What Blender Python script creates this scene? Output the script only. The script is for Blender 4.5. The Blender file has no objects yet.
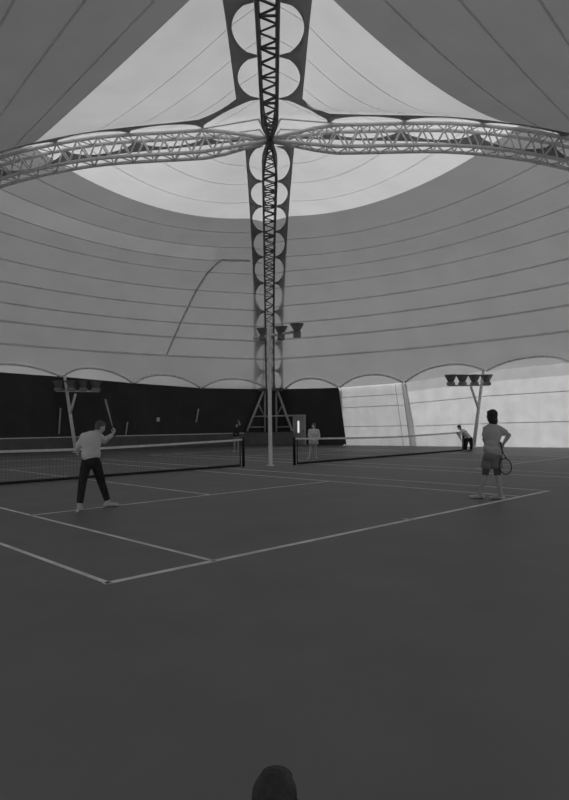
import bpy, bmesh, math, random
from mathutils import Vector, Matrix
random.seed(7)
PI = math.pi
scn = bpy.context.scene
COL = scn.collection

# ------------------------------------------------------------------ camera
F, EYE, ROLL = 611.5, 1.648, -0.01283
cam_d = bpy.data.cameras.new('camera'); cam = bpy.data.objects.new('camera', cam_d); COL.objects.link(cam)
cam.location = (0, 0, EYE)
cam_d.sensor_fit = 'AUTO'; cam_d.sensor_width = 36.0
cam_d.lens = F * 36.0 / 800.0
cam_d.shift_x = -3.5 / 800.0
cam_d.shift_y = 22.5 / 800.0
cam_d.clip_end = 500
cam.rotation_euler = (Matrix.Rotation(PI / 2, 3, 'X') @ Matrix.Rotation(ROLL, 3, 'Z')).to_euler()
scn.camera = cam
CK, SK = math.cos(ROLL), math.sin(ROLL)

def at(x, y, d):
    """the world point seen at photo pixel x, y at ground distance d"""
    dx, dy = x - 288.0, y - 422.5
    a = dx * CK + dy * SK; b = -dx * SK + dy * CK
    return Vector((a * d / F, d, EYE - b * d / F))
def project(p):
    a = F * p.x / p.y; b = F * (EYE - p.z) / p.y
    return 288 + a * CK - b * SK, 422.5 + a * SK + b * CK

# ------------------------------------------------------------------ materials
def new_mat(name):
    m = bpy.data.materials.new(name); m.use_nodes = True
    nt = m.node_tree; nt.nodes.clear()
    out = nt.nodes.new('ShaderNodeOutputMaterial')
    return m, nt, out
def g3(v): return (v, v, v, 1)
def noise_color(nt, v, amount, scale, coord='Object', detail=4):
    tc = nt.nodes.new('ShaderNodeTexCoord')
    n = nt.nodes.new('ShaderNodeTexNoise'); n.inputs['Scale'].default_value = scale; n.inputs['Detail'].default_value = detail
    r = nt.nodes.new('ShaderNodeMapRange')
    r.inputs[1].default_value = 0.3; r.inputs[2].default_value = 0.7
    r.inputs[3].default_value = v * (1 - amount); r.inputs[4].default_value = v * (1 + amount)
    nt.links.new(tc.outputs[coord], n.inputs['Vector']); nt.links.new(n.outputs[0], r.inputs[0])
    return r.outputs[0], n
def solid(name, v, rough=0.6, metal=0.0, amount=0.12, scale=6.0, spec=0.3, bump=0.0):
    m, nt, out = new_mat(name)
    b = nt.nodes.new('ShaderNodeBsdfPrincipled')
    c, n = noise_color(nt, v, amount, scale)
    nt.links.new(c, b.inputs['Base Color'])
    b.inputs['Roughness'].default_value = rough; b.inputs['Metallic'].default_value = metal
    b.inputs['Specular IOR Level'].default_value = spec
    if bump:
        bp = nt.nodes.new('ShaderNodeBump'); bp.inputs['Strength'].default_value = bump; bp.inputs['Distance'].default_value = 0.02
        nt.links.new(n.outputs[0], bp.inputs['Height']); nt.links.new(bp.outputs[0], b.inputs['Normal'])
    nt.links.new(b.outputs[0], out.inputs[0])
    return m
def fabric(name, refl, trans, amount=0.05, scale=0.6):
    """woven roof cloth: reflects diffusely and lets a share of the daylight through"""
    m, nt, out = new_mat(name)
    d = nt.nodes.new('ShaderNodeBsdfDiffuse'); t = nt.nodes.new('ShaderNodeBsdfTranslucent')
    cr, _ = noise_color(nt, refl, amount, scale, 'Object', 6)
    ct, _ = noise_color(nt, trans, amount, scale, 'Object', 6)
    nt.links.new(cr, d.inputs['Color']); nt.links.new(ct, t.inputs['Color'])
    a = nt.nodes.new('ShaderNodeAddShader')
    nt.links.new(d.outputs[0], a.inputs[0]); nt.links.new(t.outputs[0], a.inputs[1])
    nt.links.new(a.outputs[0], out.inputs[0])
    return m
def emitter(name, v, s):
    m, nt, out = new_mat(name)
    e = nt.nodes.new('ShaderNodeEmission'); e.inputs[0].default_value = g3(v); e.inputs[1].default_value = s
    nt.links.new(e.outputs[0], out.inputs[0]); return m

M = dict(
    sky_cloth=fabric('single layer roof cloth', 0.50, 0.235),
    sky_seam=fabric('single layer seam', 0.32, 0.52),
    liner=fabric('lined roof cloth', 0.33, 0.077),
    liner_near=fabric('lined roof cloth, heavier', 0.32, 0.058),  # near panels transmit less than the far ones
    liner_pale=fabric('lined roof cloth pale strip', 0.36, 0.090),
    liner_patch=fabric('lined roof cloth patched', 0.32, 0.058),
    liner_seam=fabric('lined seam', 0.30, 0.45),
    edge_cloth=fabric('edge cloth', 0.42, 0.105),
    belt=fabric('belt cloth', 0.21, 0.25),
    steel=solid('pale painted steel', 0.85, 0.45, amount=0.06, spec=0.4),
    steel_mid=solid('grey painted steel', 0.5, 0.5, amount=0.08),
    steel_shaded=solid('steel with shade in its colour', 0.13, 0.5, amount=0.06),
    hub=solid('dark hub steel', 0.12, 0.5),
    tube=solid('grey edge tube', 0.85, 0.5),
    white_curtain=fabric('white wall cloth', 0.55, 0.225, 0.08, 1.2),
    white_narrow=fabric('white wall cloth narrow', 0.52, 0.175, 0.08, 1.2),
    white_hem=fabric('doubled white wall cloth', 0.50, 0.16, 0.06, 1.2),
    white_seam=fabric('white wall cloth seam', 0.45, 0.20),
    grey_flap=fabric('grey wall cloth', 0.34, 0.09),
    black_curtain=solid('black curtain cloth', 0.062, 0.95, amount=0.12, scale=0.7, spec=0.05, bump=0.3),
    low_wall=solid('dark low wall', 0.13, 0.8, amount=0.15, scale=2),
    low_cap=solid('low wall capping', 0.7, 0.7),
    floor=solid('court surface', 0.152, 0.55, amount=0.10, scale=0.9, spec=0.5),
    line=solid('court line paint', 0.80, 0.8, amount=0.18, scale=3.0, spec=0.1),
    post=solid('black post paint', 0.018, 0.5),
    netcord=solid('black net cord', 0.025, 0.8),
    tape=solid('white net tape', 0.85, 0.8),
    pole=solid('pale lamp pole paint', 0.8, 0.5, amount=0.08),
    reflector=solid('dark lamp housing', 0.22, 0.5),
    lampbox=solid('lamp ballast box', 0.25, 0.5),
    lampglass=solid('lamp glass', 0.30, 0.15, spec=0.6),
    door=solid('grey door paint', 0.45, 0.6),
    doorframe=solid('door frame paint', 0.6, 0.6),
    slit=emitter('daylit door pane', 0.8, 1.0),
    skin=solid('skin', 0.42, 0.55, amount=0.05),
    skin_pale=solid('pale skin', 0.58, 0.55, amount=0.05),
    hair_dark=solid('dark hair', 0.035, 0.6, amount=0.4, scale=40, bump=0.6),
    hair_mid=solid('brown hair', 0.13, 0.6, amount=0.4, scale=40, bump=0.6),
    sweat=solid('light grey sweatshirt cloth', 0.76, 0.9, amount=0.06, scale=12, spec=0.1),
    black_cloth=solid('black track cloth', 0.04, 0.9, amount=0.2, scale=12, spec=0.1),
    tee=solid('grey shirt cloth', 0.52, 0.9, amount=0.06, scale=12, spec=0.1),
    shorts=solid('grey shorts cloth', 0.22, 0.9, amount=0.08, scale=12, spec=0.1),
    inner=solid('dark thigh band', 0.12, 0.9, amount=0.08, scale=12, spec=0.1),
    white_cloth=solid('white cloth', 0.8, 0.9, amount=0.05, scale=12, spec=0.1),
    white_shoe=solid('white shoe', 0.6, 0.6),
    dark_shoe=solid('dark shoe sole', 0.06, 0.6),
    eye=solid('eye', 0.02, 0.2),
    racket_dark=solid('dark racket frame', 0.03, 0.4),
    racket_pale=solid('pale racket frame', 0.45, 0.4),
    string=solid('racket string', 0.35, 0.6),
    grip=solid('racket grip', 0.08, 0.8),
    ball=solid('tennis ball felt', 0.7, 0.9),
    card=solid('pale card', 0.7, 0.8),
    stripe=solid('pale strap', 0.42, 0.8),
)

# ------------------------------------------------------------------ mesh helpers
def add_tube(bm, pts, r, n=8, caps=True):
    pts = [Vector(p) for p in pts]
    rs = r if isinstance(r, (list, tuple)) else [r] * len(pts)
    rings = []; ref = None
    for i, p in enumerate(pts):
        d = (pts[min(i + 1, len(pts) - 1)] - pts[max(i - 1, 0)])
        if d.length < 1e-9: d = Vector((0, 0, 1))
        d.normalize()
        if ref is None or abs(ref.dot(d)) > 0.97:
            ref = Vector((0, 0, 1)) if abs(d.z) < 0.9 else Vector((1, 0, 0))
        u = d.cross(ref).normalized(); v = d.cross(u).normalized()
        ref = u.cross(d)
        rings.append([bm.verts.new(p + (u * math.cos(2 * PI * k / n) + v * math.sin(2 * PI * k / n)) * rs[i]) for k in range(n)])
    for a, b in zip(rings, rings[1:]):
        for k in range(n):
            bm.faces.new((a[k], a[(k + 1) % n], b[(k + 1) % n], b[k]))
    if caps:
        bm.faces.new(rings[0][::-1]); bm.faces.new(rings[-1])
def add_box(bm, c, size, rot=None):
    c = Vector(c); sx, sy, sz = [s / 2 for s in size]
    vs = []
    for x, y, z in ((-1,-1,-1),(1,-1,-1),(1,1,-1),(-1,1,-1),(-1,-1,1),(1,-1,1),(1,1,1),(-1,1,1)):
        v = Vector((x * sx, y * sy, z * sz))
        if rot is not None: v = rot @ v
        vs.append(bm.verts.new(c + v))
    for f in ((0,3,2,1),(4,5,6,7),(0,1,5,4),(1,2,6,5),(2,3,7,6),(3,0,4,7)):
        bm.faces.new([vs[i] for i in f])
def add_lathe(bm, prof, n=20, origin=(0, 0, 0), axis=None, scale=(1, 1)):
    """prof: list of (radius, height)"""
    o = Vector(origin); rings = []
    rot = Vector((0, 0, 1)).rotation_difference(Vector(axis).normalized()).to_matrix() if axis is not None else Matrix.Identity(3)
    for r, h in prof:
        rings.append([bm.verts.new(o + rot @ Vector((r * math.cos(2 * PI * k / n) * scale[0], r * math.sin(2 * PI * k / n) * scale[1], h))) for k in range(n)])
    for a, b in zip(rings, rings[1:]):
        for k in range(n): bm.faces.new((a[k], a[(k + 1) % n], b[(k + 1) % n], b[k]))
    bm.faces.new(rings[0][::-1]); bm.faces.new(rings[-1])
def add_ellipsoid(bm, c, rad, rot=None, u=16, v=10):
    m = Matrix.Translation(Vector(c))
    if rot is not None: m = m @ rot.to_4x4()
    m = m @ Matrix.Diagonal((rad[0], rad[1], rad[2], 1))
    bmesh.ops.create_uvsphere(bm, u_segments=u, v_segments=v, radius=1.0, matrix=m)
def grid(bm, P, mats=None):
    V = [[bm.verts.new(p) for p in row] for row in P]
    for i in range(len(V) - 1):
        for j in range(len(V[0]) - 1):
            f = bm.faces.new((V[i][j], V[i][j + 1], V[i + 1][j + 1], V[i + 1][j]))
            if mats: f.material_index = mats(i, j)
def obj(name, bm, mat, parent=None, smooth=False, normals=True):
    me = bpy.data.meshes.new(name)
    if normals: bmesh.ops.recalc_face_normals(bm, faces=bm.faces[:])
    if smooth:
        for f in bm.faces: f.smooth = True
    bm.to_mesh(me); bm.free()
    for m in (mat if isinstance(mat, (list, tuple)) else [mat]): me.materials.append(m)
    o = bpy.data.objects.new(name, me); COL.objects.link(o)
    if parent is not None:
        o.parent = parent; o.matrix_parent_inverse = Matrix.Translation(-parent.location)
    return o
def tag(o, label=None, cat=None, group=None, kind=None):
    if label: o['label'] = label
    if cat: o['category'] = cat
    if group: o['group'] = group
    if kind: o['kind'] = kind
    return o
def thing(name, label, cat, loc, group=None):
    o = bpy.data.objects.new(name, None); COL.objects.link(o)
    o.location = loc; o.empty_display_size = 0.2
    return tag(o, label, cat, group)
def part(name, bm, mat, parent, smooth=False, label=None):
    """bm is in world coordinates; the parent Empty has no rotation"""
    o = obj(name, bm, mat, parent, smooth)
    if label: o['label'] = label
    return o

# ------------------------------------------------------------------ roof geometry
CROSS = Vector((-0.565, 24.0))
DF, DN = Vector((-0.034, 1.0)), Vector((0.021, -1.0))
DL, DR = Vector((-1.0, 0.095)), Vector((1.0, -0.02))
PS = [0, 3.78, 6.6, 9.4, 12.15, 14.9, 17.5, 19.6, 20.8, 22.0]
PZ = [12.74, 12.57, 12.42, 12.05, 11.44, 10.52, 9.2, 7.39, 5.7, 4.15]
def _tang(i):
    if i == 0: return 0.0
    if i == len(PS) - 1: return (PZ[-1] - PZ[-2]) / (PS[-1] - PS[-2])
    a = (PZ[i] - PZ[i-1]) / (PS[i] - PS[i-1]); b = (PZ[i+1] - PZ[i]) / (PS[i+1] - PS[i])
    return 0.0 if a * b <= 0 else 2 * a * b / (a + b)
PT = [_tang(i) for i in range(len(PS))]
def prof(s):
    s = max(0.0, min(s, 22.0))
    for i in range(len(PS) - 1):
        if s <= PS[i + 1]:
            h = PS[i + 1] - PS[i]; u = (s - PS[i]) / h
            return (PZ[i] * (2*u**3 - 3*u**2 + 1) + PT[i] * h * (u**3 - 2*u**2 + u)
                    + PZ[i+1] * (-2*u**3 + 3*u**2) + PT[i+1] * h * (u**3 - u**2))
def near_len(s):            # the near arm is longer than the others
    return s if s < 10 else 10 + (s - 10) * 1.5
def near_inv(s):
    return s if s < 10 else 10 + (s - 10) / 1.5
def side_lift(s):            # the left and right arms arch a little flatter
    return 0.36 * math.sin(PI * min(max(s, 0.0), 21.0) / 21.0) ** 1.5
ARM = {'far': DF, 'near': DN, 'left': DL, 'right': DR}
def arm_pt(arm, s, off=0.0, up=0.0):
    """s along the arm in metres, off to its left, up from the truss axis"""
    d = ARM[arm].normalized(); n = Vector((-d.y, d.x))
    z = prof(near_inv(s) if arm == 'near' else s) + (side_lift(s) if arm in ('left', 'right') else 0.0)
    p = CROSS + d * s + n * off
    return Vector((p.x, p.y, z + up))
MEM_UP = 0.62
def mem_pt(a1, a2, s, t, up=0.0):
    s1 = near_len(s) if a1 == 'near' else s
    s2 = near_len(s) if a2 == 'near' else s
    z = prof(s) + side_lift(s) * max(0.0, 1 - s * (1 - t) / 1.15)
    d1 = ARM[a1].normalized(); d2 = ARM[a2].normalized()
    p = (CROSS + d1 * s1) * (1 - t) + (CROSS + d2 * s2) * t
    w = 4 * t * (1 - t)
    n = (d1 + d2).normalized()
    p = p + n * ((2.9 if a1 == 'far' else 1.0) * (s / 22.0) ** 2 * w)
    up0 = MEM_UP * max(0.0, 1 - max(0.0, s - 17) / 5.0) + 0.10
    m = max(0.0, min(s * t, s * (1 - t)) - 1.0); mm = max(s / 2 - 1.0, 0.4)     # the cloth only sags beyond the belts
    wz = 1 - (1 - min(1.0, m / mm)) ** 2
    zz = z + up0 + up - (0.58 if a1 == 'far' else 0.25 if a2 == 'left' else 0.65) * min(1.0, max(0.0, (s - 1.5) / 6.0)) * max(0.0, min(1.0, (24 - s) / 10.0)) * wz + 0.25 * (s / 22.0) ** 3 * w
    return Vector((p.x, p.y, zz))

SEAM_SETS = {'left': [2.4, 4.3, 6.2, 8.1, 11.2, 12.75, 14.1, 15.3, 17.0, 18.15, 19.1, 19.85, 20.6],
             'right': [2.4, 4.3, 6.2, 8.1, 12.0, 13.7, 15.1, 16.5, 17.9, 18.95, 19.8, 20.6]}
QUADS = [('far', 'left', 9.8, 'bright cloth far left of the crossing, between far and left trusses', 'grey lined roof cloth on the far left, with a curved patch line'),
         ('far', 'right', 9.7, 'bright cloth far right of the crossing, between far and right trusses', 'grey lined roof cloth on the far right above the white curtains'),
         ('near', 'left', 10.2, 'bright cloth overhead on the left, between near and left trusses', 'dark lined roof cloth in the top left corner'),
         ('near', 'right', 9.75, 'bright cloth overhead on the right, between near and right trusses', 'dark lined roof cloth in the top right corner')]
NT = 40
for a1, a2, sb, lab_in, lab_out in QUADS:
    far_left = (a1, a2) == ('far', 'left'); SEAMS = SEAM_SETS[a2] if a1 == 'far' else [2.3, 4.1, 5.9, 7.6, 11.1, 12.8, 14.5, 16.1, 17.6, 19.0, 20.2]
    ts = [j / NT for j in range(NT + 1)]
    rows_in = sorted(set([0.02, 1.0, 3.0, 4.9, 7.0, sb] + [s for s in SEAMS if s < sb - 0.2] + [9.0]))
    rows_out = sorted(set(([sb] if a1 == 'far' else [sb, 21.3, 22.0]) + [s for s in SEAMS if s > sb + 0.2] + [10.4 if sb < 10 else 11.6, 13.2, 14.7, 16.0, 17.4, 18.5, 19.5, 20.2]))
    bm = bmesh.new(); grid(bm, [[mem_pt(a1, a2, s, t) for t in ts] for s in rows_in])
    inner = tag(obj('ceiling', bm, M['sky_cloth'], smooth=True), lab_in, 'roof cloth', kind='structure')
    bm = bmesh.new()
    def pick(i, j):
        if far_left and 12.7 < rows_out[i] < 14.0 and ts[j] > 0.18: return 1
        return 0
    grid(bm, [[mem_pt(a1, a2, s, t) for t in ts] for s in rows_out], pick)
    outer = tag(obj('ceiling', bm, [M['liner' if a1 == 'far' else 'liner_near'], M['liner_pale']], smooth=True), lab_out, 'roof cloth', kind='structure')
    for s in SEAMS:
        hw = 0.035 if s < sb else 0.04
        if abs(s - sb) < 0.25: continue
        bm = bmesh.new()
        grid(bm, [[mem_pt(a1, a2, s + dd, t, -0.03) for t in ts] for dd in (-hw, hw)])
        obj('seam', bm, M['sky_seam'] if s < sb else M['liner_seam'], inner if s < sb else outer)
    if far_left:
        # the curved welt sewn across the lower cloth
        pix = [(249, 259.5), (235, 259), (222, 258.5), (214, 265), (207, 272.5), (197, 288), (189, 304), (181, 321), (173, 339), (167, 353)]
        def invert(x, y):
            best = None
            s0, s1, t0, t1 = 9.0, 22.0, 0.0, 0.6
            for _ in range(6):
                for i in range(15):
                    for j in range(15):
                        s = s0 + (s1 - s0) * i / 14; t = t0 + (t1 - t0) * j / 14
                        q = project(mem_pt(a1, a2, s, t)); e = (q[0] - x) ** 2 + (q[1] - y) ** 2
                        if best is None or e < best[0]: best = (e, s, t)
                ds, dt = (s1 - s0) / 5, (t1 - t0) / 5
                s0, s1, t0, t1 = best[1] - ds, best[1] + ds, max(0, best[2] - dt), best[2] + dt
            return best[1], best[2]
        st = [invert(*p) for p in pix]
        bm = bmesh.new()
        add_tube(bm, [mem_pt(a1, a2, s, t, -0.07) for s, t in st], 0.06, 6)
        obj('welt', bm, M['liner_seam'], outer)

# scalloped belts under the roof cloth along each truss
JUN = {'far': [1.6, 4.9, 7.65, 10.4, 13.1, 15.7, 18.0, 19.8, 21.0, 22.0],
       'near': [2.2, 5.0, 7.8, 10.6, 13.4, 16.2, 19.0, 21.8, 24.6, 27.0],
       'left': [2.6, 5.6, 8.6, 11.6, 14.6, 17.6, 20.2, 22.0],
       'right': [2.3, 5.2, 8.2, 11.2, 14.2, 17.2, 20.0, 22.0]}
BELT_LABEL = {'far': 'dark scalloped cloth belt along the far truss down to the trestle',
              'near': 'dark scalloped cloth belt overhead along the near truss at top centre',
              'left': 'dark scalloped cloth belt along the left truss',
              'right': 'dark scalloped cloth belt along the right truss'}
def belt_z(arm, s):
    ss = near_inv(s) if arm == 'near' else s
    return (MEM_UP * max(0.0, 1 - max(0.0, ss - 17) / 5.0) - 0.08) - (side_lift(s) * 0.85 if arm in ('left', 'right') else 0.0)
for arm in ('far', 'near', 'left', 'right'):
    root = thing('scalloped_belt', BELT_LABEL[arm], 'roof belt', arm_pt(arm, 0.0), 'scalloped belts along the roof trusses')
    for side in (-1, 1):
        js = list(JUN[arm])
        if arm in ('left', 'right') and ((arm == 'left') == (side == -1)): js = [1.2] + js   # its side towards the far truss
        bm = bmesh.new(); P = []
        for a, b in zip(js, js[1:]):
            n = 14
            for k in range(n + (1 if b == js[-1] else 0)):
                u = k / n; s = a + (b - a) * u
                wide = 1.18 if arm == 'near' else 1.03
                y_in = 0.26 + (0.88 * wide - 0.26) * max(0.0, math.sin(PI * u)) ** 0.45
                dz = belt_z(arm, s)
                hi_ = max(dz, 0.48 * min(1.0, s / 2.4) + 0.04) if arm in ('left', 'right') and s < 18 else dz   # tied to the top chords, falling outward
                row = []
                for q in (0.0, 0.5, 1.0):
                    off = y_in + (wide - y_in) * q
                    row.append(arm_pt(arm, s, side * off, hi_ + (dz - hi_) * (off - 0.26) / (wide - 0.26)))
                P.append(row)
        grid(bm, P)
        o = part('belt_edge', bm, M['belt'], root, True)
        sm = o.modifiers.new('thickness', 'SOLIDIFY'); sm.thickness = 0.02
    if arm == 'near':       # curved corner bands from the near belt to the side belts
        for side, other in ((1, 'left'), (-1, 'right')):
            s_o = JUN[other][0]
            A = arm_pt('near', 2.2, -side * 1.18, belt_z('near', 2.2))
            B = arm_pt(other, s_o, (1.03 if other == 'left' else -1.03), belt_z(other, s_o))
            d_in = Vector((CROSS.x - (A.x + B.x) / 2, CROSS.y - (A.y + B.y) / 2, 0)).normalized()
            bm = bmesh.new(); P = []
            A2 = arm_pt('near', 2.2, -side * 0.26, belt_z('near', 2.2)); B2 = arm_pt(other, s_o, (0.3 if other == 'left' else -0.3), belt_z(other, s_o))
            for k in range(17):
                u = k / 16
                o_ = A.lerp(B, u) + d_in * (0.10 * math.sin(PI * u))
                e = abs(2 * u - 1) ** 5
                i_ = A.lerp(B, u) + d_in * (0.42 - 0.10 * math.sin(PI * u)) * (1 - e)
                tgt = A2 if u < 0.5 else B2
                i_ = i_.lerp(tgt, e)
                P.append([o_, i_])
            grid(bm, P)
            o = part('corner_band', bm, M['belt'], root)
            sm = o.modifiers.new('thickness', 'SOLIDIFY'); sm.thickness = 0.02

# roof trusses
TRUSS_LABEL = {'far': 'shade-coloured steel lattice truss curving down to the trestle at the far end',
               'near': 'shade-coloured steel lattice truss running overhead to top centre',
               'left': 'pale steel lattice truss running from the crossing to the left',
               'right': 'pale steel lattice truss running from the crossing to the right'}
TLEN = {'far': 22.0, 'near': 27.4, 'left': 21.6, 'right': 21.6}
def truss_corner(arm, s, sx, sz):
    k = min(1.0, max(0.0, (s - 0.12) / 2.3)); kw = min(1.0, max(0.0, (s - 0.1) / 2.0))
    hw = 0.05 + (0.21 if arm == 'near' else 0.24) * kw; hh = 0.05 + 0.37 * k
    d = 0.5
    # lattice box stands square to the curve of the arm
    p0, p1 = arm_pt(arm, max(0.0, s - d)), arm_pt(arm, s + d)
    tg = (p1 - p0).normalized(); a = ARM[arm].normalized()
    nrm = Vector((-a.y, a.x, 0)); upv = nrm.cross(tg) * -1
    if upv.z < 0: upv = -upv
    return arm_pt(arm, s) + nrm * (sx * hw) + upv * (sz * hh)
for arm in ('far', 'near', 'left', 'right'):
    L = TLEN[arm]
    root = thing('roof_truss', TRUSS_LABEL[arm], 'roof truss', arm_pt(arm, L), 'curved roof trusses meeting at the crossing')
    TMAT = M['steel'] if arm in ('left', 'right') else M['steel_shaded']  # near and far arms carry their underside shade in the steel colour
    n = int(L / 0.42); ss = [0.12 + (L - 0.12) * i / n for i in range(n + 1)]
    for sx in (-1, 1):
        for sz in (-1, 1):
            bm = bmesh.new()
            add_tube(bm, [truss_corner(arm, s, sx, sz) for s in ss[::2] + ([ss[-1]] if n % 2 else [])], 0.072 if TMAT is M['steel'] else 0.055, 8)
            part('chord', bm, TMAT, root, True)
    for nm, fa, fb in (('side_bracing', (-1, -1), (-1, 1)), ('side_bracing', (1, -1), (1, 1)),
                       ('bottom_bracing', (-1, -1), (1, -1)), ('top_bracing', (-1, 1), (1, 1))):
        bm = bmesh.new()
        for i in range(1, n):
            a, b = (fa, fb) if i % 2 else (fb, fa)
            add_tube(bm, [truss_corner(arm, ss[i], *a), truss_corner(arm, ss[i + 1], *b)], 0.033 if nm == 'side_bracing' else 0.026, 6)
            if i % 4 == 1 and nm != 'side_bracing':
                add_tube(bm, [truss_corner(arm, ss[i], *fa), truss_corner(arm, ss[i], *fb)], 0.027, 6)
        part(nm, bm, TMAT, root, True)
root = thing('truss_hub', 'small dark pinned hub where the four roof trusses meet', 'hub', (CROSS.x, CROSS.y, 12.74))
c0 = Vector((CROSS.x, CROSS.y, 12.74))
bm = bmesh.new(); add_lathe(bm, [(0.06, -0.3), (0.15, -0.22), (0.17, -0.1), (0.17, 0.12), (0.1, 0.2), (0.06, 0.26)], 16, c0)
part('pin_block', bm, M['hub'], root, True)
for sx in (-1, 1):
    for sy in (-1, 1):
        top = c0 + Vector((sx * 0.42, sy * 0.42, 0.62))
        bm = bmesh.new(); add_tube(bm, [c0 + Vector((sx * 0.12, sy * 0.12, 0.08)), top], 0.035, 8); part('strut', bm, M['steel_mid'], root, True)
for arm in ('left', 'right'):
    for sy in (-1, 1):
        sgn = 1 if arm == 'right' else -1
        bm = bmesh.new(); add_tube(bm, [c0 + Vector((sgn * 0.42, sy * 0.42, 0.62)), truss_corner(arm, 3.2, (sy if arm == 'right' else -sy), 1)], 0.03, 6)
        part('tie_rod', bm, M['steel'], root, True)

# ------------------------------------------------------------------ walls
CORNER = Vector((-0.9, 46.2))
def wall_pt(side, t, z, inset=0.0):
    """t metres sideways from the far corner along the left (-1) or right (1) wall"""
    y = 46.2 - 0.65 * t
    n = Vector((-side * 0.545, -0.838))
    return Vector((CORNER.x + side * t + n.x * inset, y + n.y * inset, z))
NODES = {-1: [(0.55, 4.15), (5.14, 4.13), (9.2, 4.36), (12.97, 4.64), (16.8, 4.85), (20.5, 4.6)],
         1: [(0.75, 4.15), (4.6, 4.05), (8.66, 4.17), (13.1, 4.65), (17.1, 4.85), (20.8, 4.6)]}
def edge_z(side, t):
    N = NODES[side]
    if t <= N[0][0]: return N[0][1]
    for (a, za), (b, zb) in zip(N, N[1:]):
        if t <= b:
            u = (t - a) / (b - a)
            return za + (zb - za) * u
    return N[-1][1]

def curtain(name, side, top, bottom, zb, mat, label, cat, group=None, inset=0.1, folds=0.03, lines=(), hem=None, seed=0, uprights=()):
    rnd = random.Random(seed)
    ph = [rnd.uniform(0, 6.28) for _ in range(6)]
    root = thing(name, label, cat, wall_pt(side, (bottom[0] + bottom[1]) / 2, zb, inset), group)
    nu, nv = max(16, int((top[1] - top[0]) * 8)), 14
    def P(u, v, extra=0.0):
        tt = top[0] + (top[1] - top[0]) * u; tb = bottom[0] + (bottom[1] - bottom[0]) * u
        t = tt + (tb - tt) * v
        z = edge_z(side, tt); z = z + (zb - z) * v
        w = folds * (math.sin(t * 5.1 + ph[0] + 1.5 * v) + 0.6 * math.sin(t * 9.7 + ph[1] - 2 * v) + 0.5 * math.sin(6 * v + t * 1.3 + ph[2])) * (0.25 + 0.75 * v)
        return wall_pt(side, t, z, inset + w + extra)
    bm = bmesh.new()
    rows = [[P(i / nu, j / nv) for i in range(nu + 1)] for j in range(nv + 1)]
    grid(bm, rows, (lambda i, j: 1 if (hem and i < hem) else 0))
    o = part('cloth', bm, [mat, M['white_hem']] if hem else [mat], root, True)
    for v in lines:
        bm = bmesh.new()
        grid(bm, [[P(i / nu, v + dv, 0.02) for i in range(nu + 1)] for dv in (-0.006, 0.006)])
        part('seam', bm, M['white_seam'], root)
    for u in uprights:
        bm = bmesh.new(); add_tube(bm, [P(u, j / 8, 0.03) for j in range(9)], 0.025, 6)
        part('edge_rope', bm, M['tube'], root, True)
    return root

curtain('backdrop_curtain', -1, (0.0, 20.5), (0.0, 20.5), 0.5, M['black_curtain'], 'long black backdrop curtain on the left behind the low wall', 'curtain', seed=1, folds=0.04)
curtain('backdrop_curtain', 1, (0.0, 4.55), (0.0, 5.05), 0.05, M['black_curtain'], 'short black backdrop curtain right of the trestle, beside the door', 'curtain', seed=2, folds=0.04)
curtain('wall_curtain', 1, (4.45, 8.52), (4.9, 9.0), 0.0, M['white_narrow'], 'narrow white wall curtain between the black curtain and the grey flap', 'curtain', 'white wall curtains', seed=3, inset=0.0, uprights=(0.90,), lines=(0.17, 0.35, 0.68), folds=0.035)
curtain('wall_curtain', 1, (8.7, 20.8), (9.35, 20.8), 0.0, M['white_curtain'], 'wide white wall curtain behind the right hand lamp mast', 'curtain', 'white wall curtains', seed=4, lines=(0.33, 0.69), hem=2, folds=0.06)
curtain('curtain_flap', 1, (8.48, 8.78), (8.95, 9.37), 0.0, M['grey_flap'], 'grey vertical cloth flap between the two white curtains', 'curtain', seed=5, inset=0.02, folds=0.02)

# dark outer wall cloth behind the black curtains keeps the daylight out
for nm, side in (('wall_left', -1),):
    bm = bmesh.new(); grid(bm, [[wall_pt(side, t, z, -0.25) for t in (0, 5, 10, 15, 20.5)] for z in (0.0, 2.2, 4.3)])
    tag(obj(nm, bm, M['low_wall']), kind='structure')
bm = bmesh.new(); grid(bm, [[wall_pt(1, t, z, -0.25) for t in (0, 2.5, 4.7)] for z in (0.0, 2.2, 4.0)])
tag(obj('wall_back', bm, M['low_wall']), kind='structure')
# side and near walls of the hall (beyond the frame)
LF, RF, NF = arm_pt('left', 22.0), arm_pt('right', 22.0), arm_pt('near', 28.0)
for nm, a, b, out in (('wall_left', wall_pt(-1, 20.5, 0), LF, (-1.2, 0.4)), ('wall_right', wall_pt(1, 20.8, 0), RF, (1.2, 0.4)),
                 ('wall_left', LF, NF, (-2.4, -2.2)), ('wall_right', RF, NF, (2.4, -2.2))):
    wm = M['white_hem'] if (b is NF and a is RF) else M['white_curtain']
    bm = bmesh.new(); P = []
    for z in (0.0, 4.45):
        row = []
        for k in range(9):
            u = k / 8; w = 4 * u * (1 - u)
            row.append(Vector((a.x + (b.x - a.x) * u + out[0] * w, a.y + (b.y - a.y) * u + out[1] * w, z)))
        P.append(row)
    grid(bm, P); tag(obj(nm, bm, wm), kind='structure')

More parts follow.
